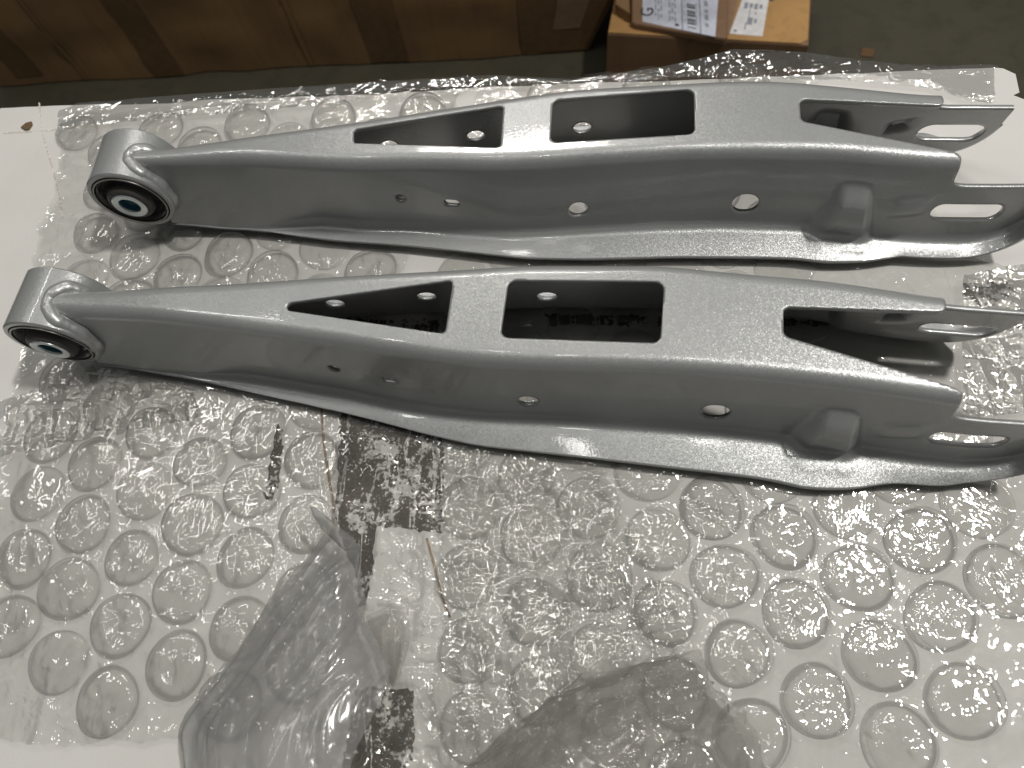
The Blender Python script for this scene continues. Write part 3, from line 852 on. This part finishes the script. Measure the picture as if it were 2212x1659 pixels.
build_arm(ARM_L, "silver control arm nearer the viewer, beside the open bubbles and the worn dark print", 5.0)


# ------------------------------------------------------------------ bubble wrap
def arm_local(D, x, y):
    c, s = math.cos(D['ang']), math.sin(D['ang'])
    dx, dy = x - D['p0'][0], y - D['p0'][1]
    return dx * c + dy * s, -dx * s + dy * c


def pressed(x, y, mrg):
    """1 where an arm's flanges press the wrap flat"""
    out = np.zeros_like(x)
    for D in (ARM_U, ARM_L):
        lx, ly = arm_local(D, x, y)
        f = curve(D['fl'], lx); w = curve(D['wb'], lx); fa = curve(D['far'], lx)
        on = (lx > 5 - mrg) & (lx < 482 + mrg)
        nearb = (ly > f - mrg) & (ly < w + 2 + mrg)
        farb = (ly > fa + 2 - mrg) & (ly < fa + 20 + mrg)
        out = np.maximum(out, (on & (nearb | farb)).astype(float))
    return out


def film_grid(name, left, right, n, m, mat, zfun, parent=None):
    """rows from the near edge to the far edge; left / right are (x, y) polylines from near to far"""
    def res(p, k):
        p = np.array(p, float); d = np.r_[0, np.cumsum(np.linalg.norm(np.diff(p, axis=0), axis=1))]
        q = np.linspace(0, d[-1], k); return np.stack([np.interp(q, d, p[:, 0]), np.interp(q, d, p[:, 1])], 1)
    a, b = res(left, n), res(right, n)
    t = np.linspace(0, 1, m)
    X = a[:, None, 0] + (b - a)[:, None, 0] * t; Y = a[:, None, 1] + (b - a)[:, None, 1] * t
    # ragged rims
    ed = np.minimum(t, 1 - t)[None, :]; er = np.minimum(np.linspace(0, 1, n), np.linspace(1, 0, n))[:, None]
    X = X + fbm(Y * .06, X * 0 + 1.3, 4, 7) * 9 * np.exp(-ed / .03); Y = Y + fbm(X * .045, Y * 0 + 5.3, 4, 8) * 9 * np.exp(-er / .03)
    Zz = zfun(X, Y, ed, er)
    V = np.stack([X, Y, Zz], -1).reshape(-1, 3)
    return obj(name, mesh_np(name, V, grid_faces(n, m)[:, ::-1], mat), parent)


def make_bubble(k):
    nr, na = 15, 44
    r = np.concatenate([np.linspace(0, .80, 9), [.86, .905, .94, .97, .99, 1.0]])
    th = np.linspace(0, 2 * np.pi, na, endpoint=False)
    Rr, T = np.meshgrid(r, th, indexing='ij')
    Rb = 15.6
    shape = (1 - np.clip(Rr, 0, 1) ** 7) ** .55
    wob = 1 + .025 * np.sin(2 * T + k) + .02 * np.sin(3 * T + 2.1 * k)
    X, Y = Rr * Rb * wob * np.cos(T), Rr * Rb * wob * np.sin(T)
    sx, sy = math.cos(.5 + k), math.sin(.5 + k)
    fold = ridge((X * sx + Y * sy) * .10 + k * 3.1, (-X * sy + Y * sx) * .035 + k, 3, 20 + k) - .5
    Zz = 5.0 * shape + (fold * 1.5 + fbm(X * .22 + 9 * k, Y * .22, 3, 40 + k) * .8) * np.clip((1 - Rr) * 4, 0, 1) - 1.1 * (1 - Rr ** 2) * (vnoise(np.array(k * 1.7), np.array(.4), 3) > .55)
    lean = 1.2 * Zz / 5.0
    X = X + lean * math.cos(k * 2.4); Y = Y + lean * math.sin(k * 2.4)
    V = np.stack([X, Y, np.maximum(Zz, 0.05)], -1).reshape(-1, 3)
    return mesh_np("bubble", V, grid_faces(nr, na, True), M['bubble'])


bub = [make_bubble(k) for k in range(14)]
A30 = np.array([30.4, 16.2]); A90 = np.array([-1.2, 34.5])


def add_bubbles(parent, origin, inside, z0):
    n = 0
    for i in range(-14, 15):
        for j in range(-16, 17):
            p = np.array(origin) + A30 * i + A90 * j
            if not inside(p[0], p[1]): continue
            p = p + rng.normal(0, .7, 2)
            pr_ = pressed(np.array([p[0]]), np.array([p[1]]), 13.0)[0]
            o = bpy.data.objects.new("bubble", bub[int(rng.integers(14))]); col.objects.link(o); o.parent = parent
            sc = 1.0 + rng.normal(0, .025)
            flat = rng.random() < .10
            h = (.30 if pr_ else (.45 if (flat or -70 < p[0] < 38) else 1.0 + rng.normal(0, .07)))
            o.location = (p[0] / 1000, p[1] / 1000, z0 / 1000)
            o.rotation_euler = (rng.normal(0, .03), rng.normal(0, .03), rng.uniform(0, 6.28)) if not pr_ else (0, 0, rng.uniform(0, 6.28))
            o.scale = (sc, sc * (1 + rng.normal(0, .03)), h)
            n += 1
    return n


def wrap_z(seed, amp):
    def f(X, Y, ed, er):
        z = 1.0 + amp * ridge(X * .028 + seed, Y * .028, 4, seed) * .9 + np.exp(-ed / .02) * 2.2 * vnoise(Y * .08, X * 0 + seed, seed) + np.exp(-er / .02) * 2.2 * vnoise(X * .08, Y * 0 + seed, seed)
        pz = pressed(X, Y, 5.0)
        return np.where(pz > 0, np.minimum(z, 2.2), z)
    return f


def in_poly(poly):
    p = np.array(poly, float); q = np.roll(p, -1, 0)
    def f(x, y):
        c = ((p[:, 1] > y) != (q[:, 1] > y)) & (x < (q[:, 0] - p[:, 0]) * (y - p[:, 1]) / (q[:, 1] - p[:, 1] + 1e-12) + p[:, 0])
        return bool(c.sum() % 2)
    return f


def inset_ok(f, m): return lambda x, y: all(f(x + m * math.cos(a), y + m * math.sin(a)) for a in np.linspace(0, 6.28, 9)[:-1])


w1 = thing("bubble_wrap", "clear bubble wrap with plump round bubbles beside the tall grey film flap", "bubble wrap", (0, 0, 0), 0, "two pieces of bubble wrap")
wl_right = [(-123, -17), (-126, 60), (-122, 120), (-110, 200), (-80, 300), (-60, 385)]
film_grid("film", WL_LEFT, wl_right, 210, 130, M['film'], wrap_z(3, 2.2), w1)
polyL = WL_LEFT + wl_right[::-1]
add_bubbles(w1, (-234.4, 68.4), inset_ok(in_poly(polyL), 10), 1.6)

w2_ = thing("bubble_wrap", "crinkled bubble wrap spread in front of the nearer arm, under the bunched clear film", "bubble wrap", (0, 0, 0), 0, "two pieces of bubble wrap")
wr_left = [(-82, -60), (-72, 30), (-74, 100), (-85, 180), (-70, 280), (-50, 378)]
wr_right = WR_RIGHT[:3] + [(215, 230), (190, 300), (150, 372)]
film_grid("film", wr_left, wr_right, 210, 150, M['film'], wrap_z(8, 2.6), w2_)
polyR = wr_left + wr_right[::-1]
add_bubbles(w2_, (68.6, 49.9), lambda x, y: inset_ok(in_poly(polyR), 12)(x, y) and not (x > 130 and y > 118), 1.8)

# crumpled clear film: over the seam, along the back rim, to the right of the arms
def crumple(seed, amp, sc, base=2.0, lim=None):
    def f(X, Y, ed, er):
        z = base + amp * (ridge(X * sc + seed, Y * sc, 5, seed))
        pz = pressed(X, Y, 4.0)
        return np.where(pz > 0, np.minimum(z, 3.6), z)
    return f


tag(film_grid("plastic_film", [(-130, -40), (-134, 60), (-128, 130), (-110, 190)], [(45, -45), (40, 30), (22, 90), (0, 150)], 170, 150, M['crinkle'], crumple(21, 7.5, .055, 3.0)), "heavily crinkled clear film over the worn dark print", "plastic film")


fb, ff = np.array(BF_BACK), np.array(BF_FRONT)
tag(film_grid("plastic_film", ff, fb, 320, 40, M['crinkle'], lambda X, Y, ed, er: 2.5 + 4.5 * ridge(X * .018 + 3, Y * .05, 3, 31) * np.clip(ed * 3 + .3, 0, 1) + (0 * np.exp(-((X - 75) / 70.0) ** 2) + 1 * np.exp(-((X + 50) / 60.0) ** 2)) * sstep(.45, 1.0, (Y - np.interp(X, ff[:, 0], ff[:, 1])) / 22.0)), "thin wrinkled clear film bunched along the back rim of the white cardboard", "plastic film")


tag(film_grid("plastic_film", [(-332.7, 123.9), (-292.9, 131.6), (-244.5, 137.6), (-204.7, 143.9)], [(-342.5, 156.7), (-307.8, 167.4), (-272.8, 177.9), (-216.2, 163.5)], 130, 60, M['crinkle'], crumple(41, 8.0, .05, 3.0)), "crinkled clear film below the bushing of the nearer arm", "plastic film")
tag(film_grid("plastic_film", [(193.4, 123.4), (210.1, 123.8), (230.3, 125.2)], [(213.9, 204.7), (230.4, 207.8), (255.1, 210.4)], 60, 110, M['crinkle'], crumple(47, 5.0, .04, 2.5)), "thin wrinkled clear film under the fork of the nearer arm", "plastic film")


# standing flaps of torn film
def flap(name, ctrl, mat, label, amp, sc, seed, n=70, m=56, group=None, aniso=1.0):
    C = np.array(ctrl, float); r, c = C.shape[:2]

    def cat(P, t, k):
        """Catmull-Rom along axis 0"""
        u = t * (k - 1); i = np.clip(u.astype(int), 0, k - 2); f = (u - i)[:, None, None]
        g = lambda q: P[np.clip(q, 0, k - 1)]
        a, b, c_, d = g(i - 1), g(i), g(i + 1), g(i + 2)
        return .5 * (2 * b + (c_ - a) * f + (2 * a - 5 * b + 4 * c_ - d) * f ** 2 + (3 * b - a - 3 * c_ + d) * f ** 3)
    G = cat(C, np.linspace(0, 1, n), r)
    G = cat(G.transpose(1, 0, 2), np.linspace(0, 1, m), c).transpose(1, 0, 2)
    gu, gv = np.gradient(G, axis=0), np.gradient(G, axis=1)
    N = np.cross(gu, gv); N /= np.linalg.norm(N, axis=-1)[..., None] + 1e-9
    if N[..., 2].mean() < 0: N = -N
    s1 = np.cumsum(np.linalg.norm(gu, axis=-1), 0); s2 = np.cumsum(np.linalg.norm(gv, axis=-1), 1)
    h = (ridge(s2 * sc + seed, s1 * sc * aniso, 2, seed) - .35) * amp + fbm(s2 * sc * 2, s1 * sc * 2 * aniso, 2, seed + 5) * amp * .2
    tg = gv / (np.linalg.norm(gv, axis=-1)[..., None] + 1e-9)
    rag = fbm(s1 * .12, s2 * 0 + seed, 4, seed) * 2.5
    ev = np.minimum(np.linspace(0, 1, m), np.linspace(1, 0, m))[None, :]
    G = G + N * h[..., None] + tg * (rag * np.exp(-ev / .04))[..., None]
    G[..., 2] = np.maximum(G[..., 2], 5.0)
    return tag(obj(name, mesh_np(name, G.reshape(-1, 3), grid_faces(n, m), mat)), label, "plastic film", group)


flap("film_flap", FLAPA, M['bag'], "tall grey flap of creased film standing up from the bubble wrap", 8.0, .050, 3, 160, 120, None, .25)
flap("film_flap", FLAPT, M['bag'], "small pointed tip of film at the top of the tall grey flap", 2.0, .06, 5, 30, 24)
flap("film_flap", FLAPC, M['bag2'], "small flat triangle of film beside the tall grey flap", 2.5, .05, 8, 40, 24)
flap("film_flap", FLAPB, M['bag2'], "broad clear flap of film rising in front of the crinkled bubble wrap", 9.0, .026, 12, 170, 150)
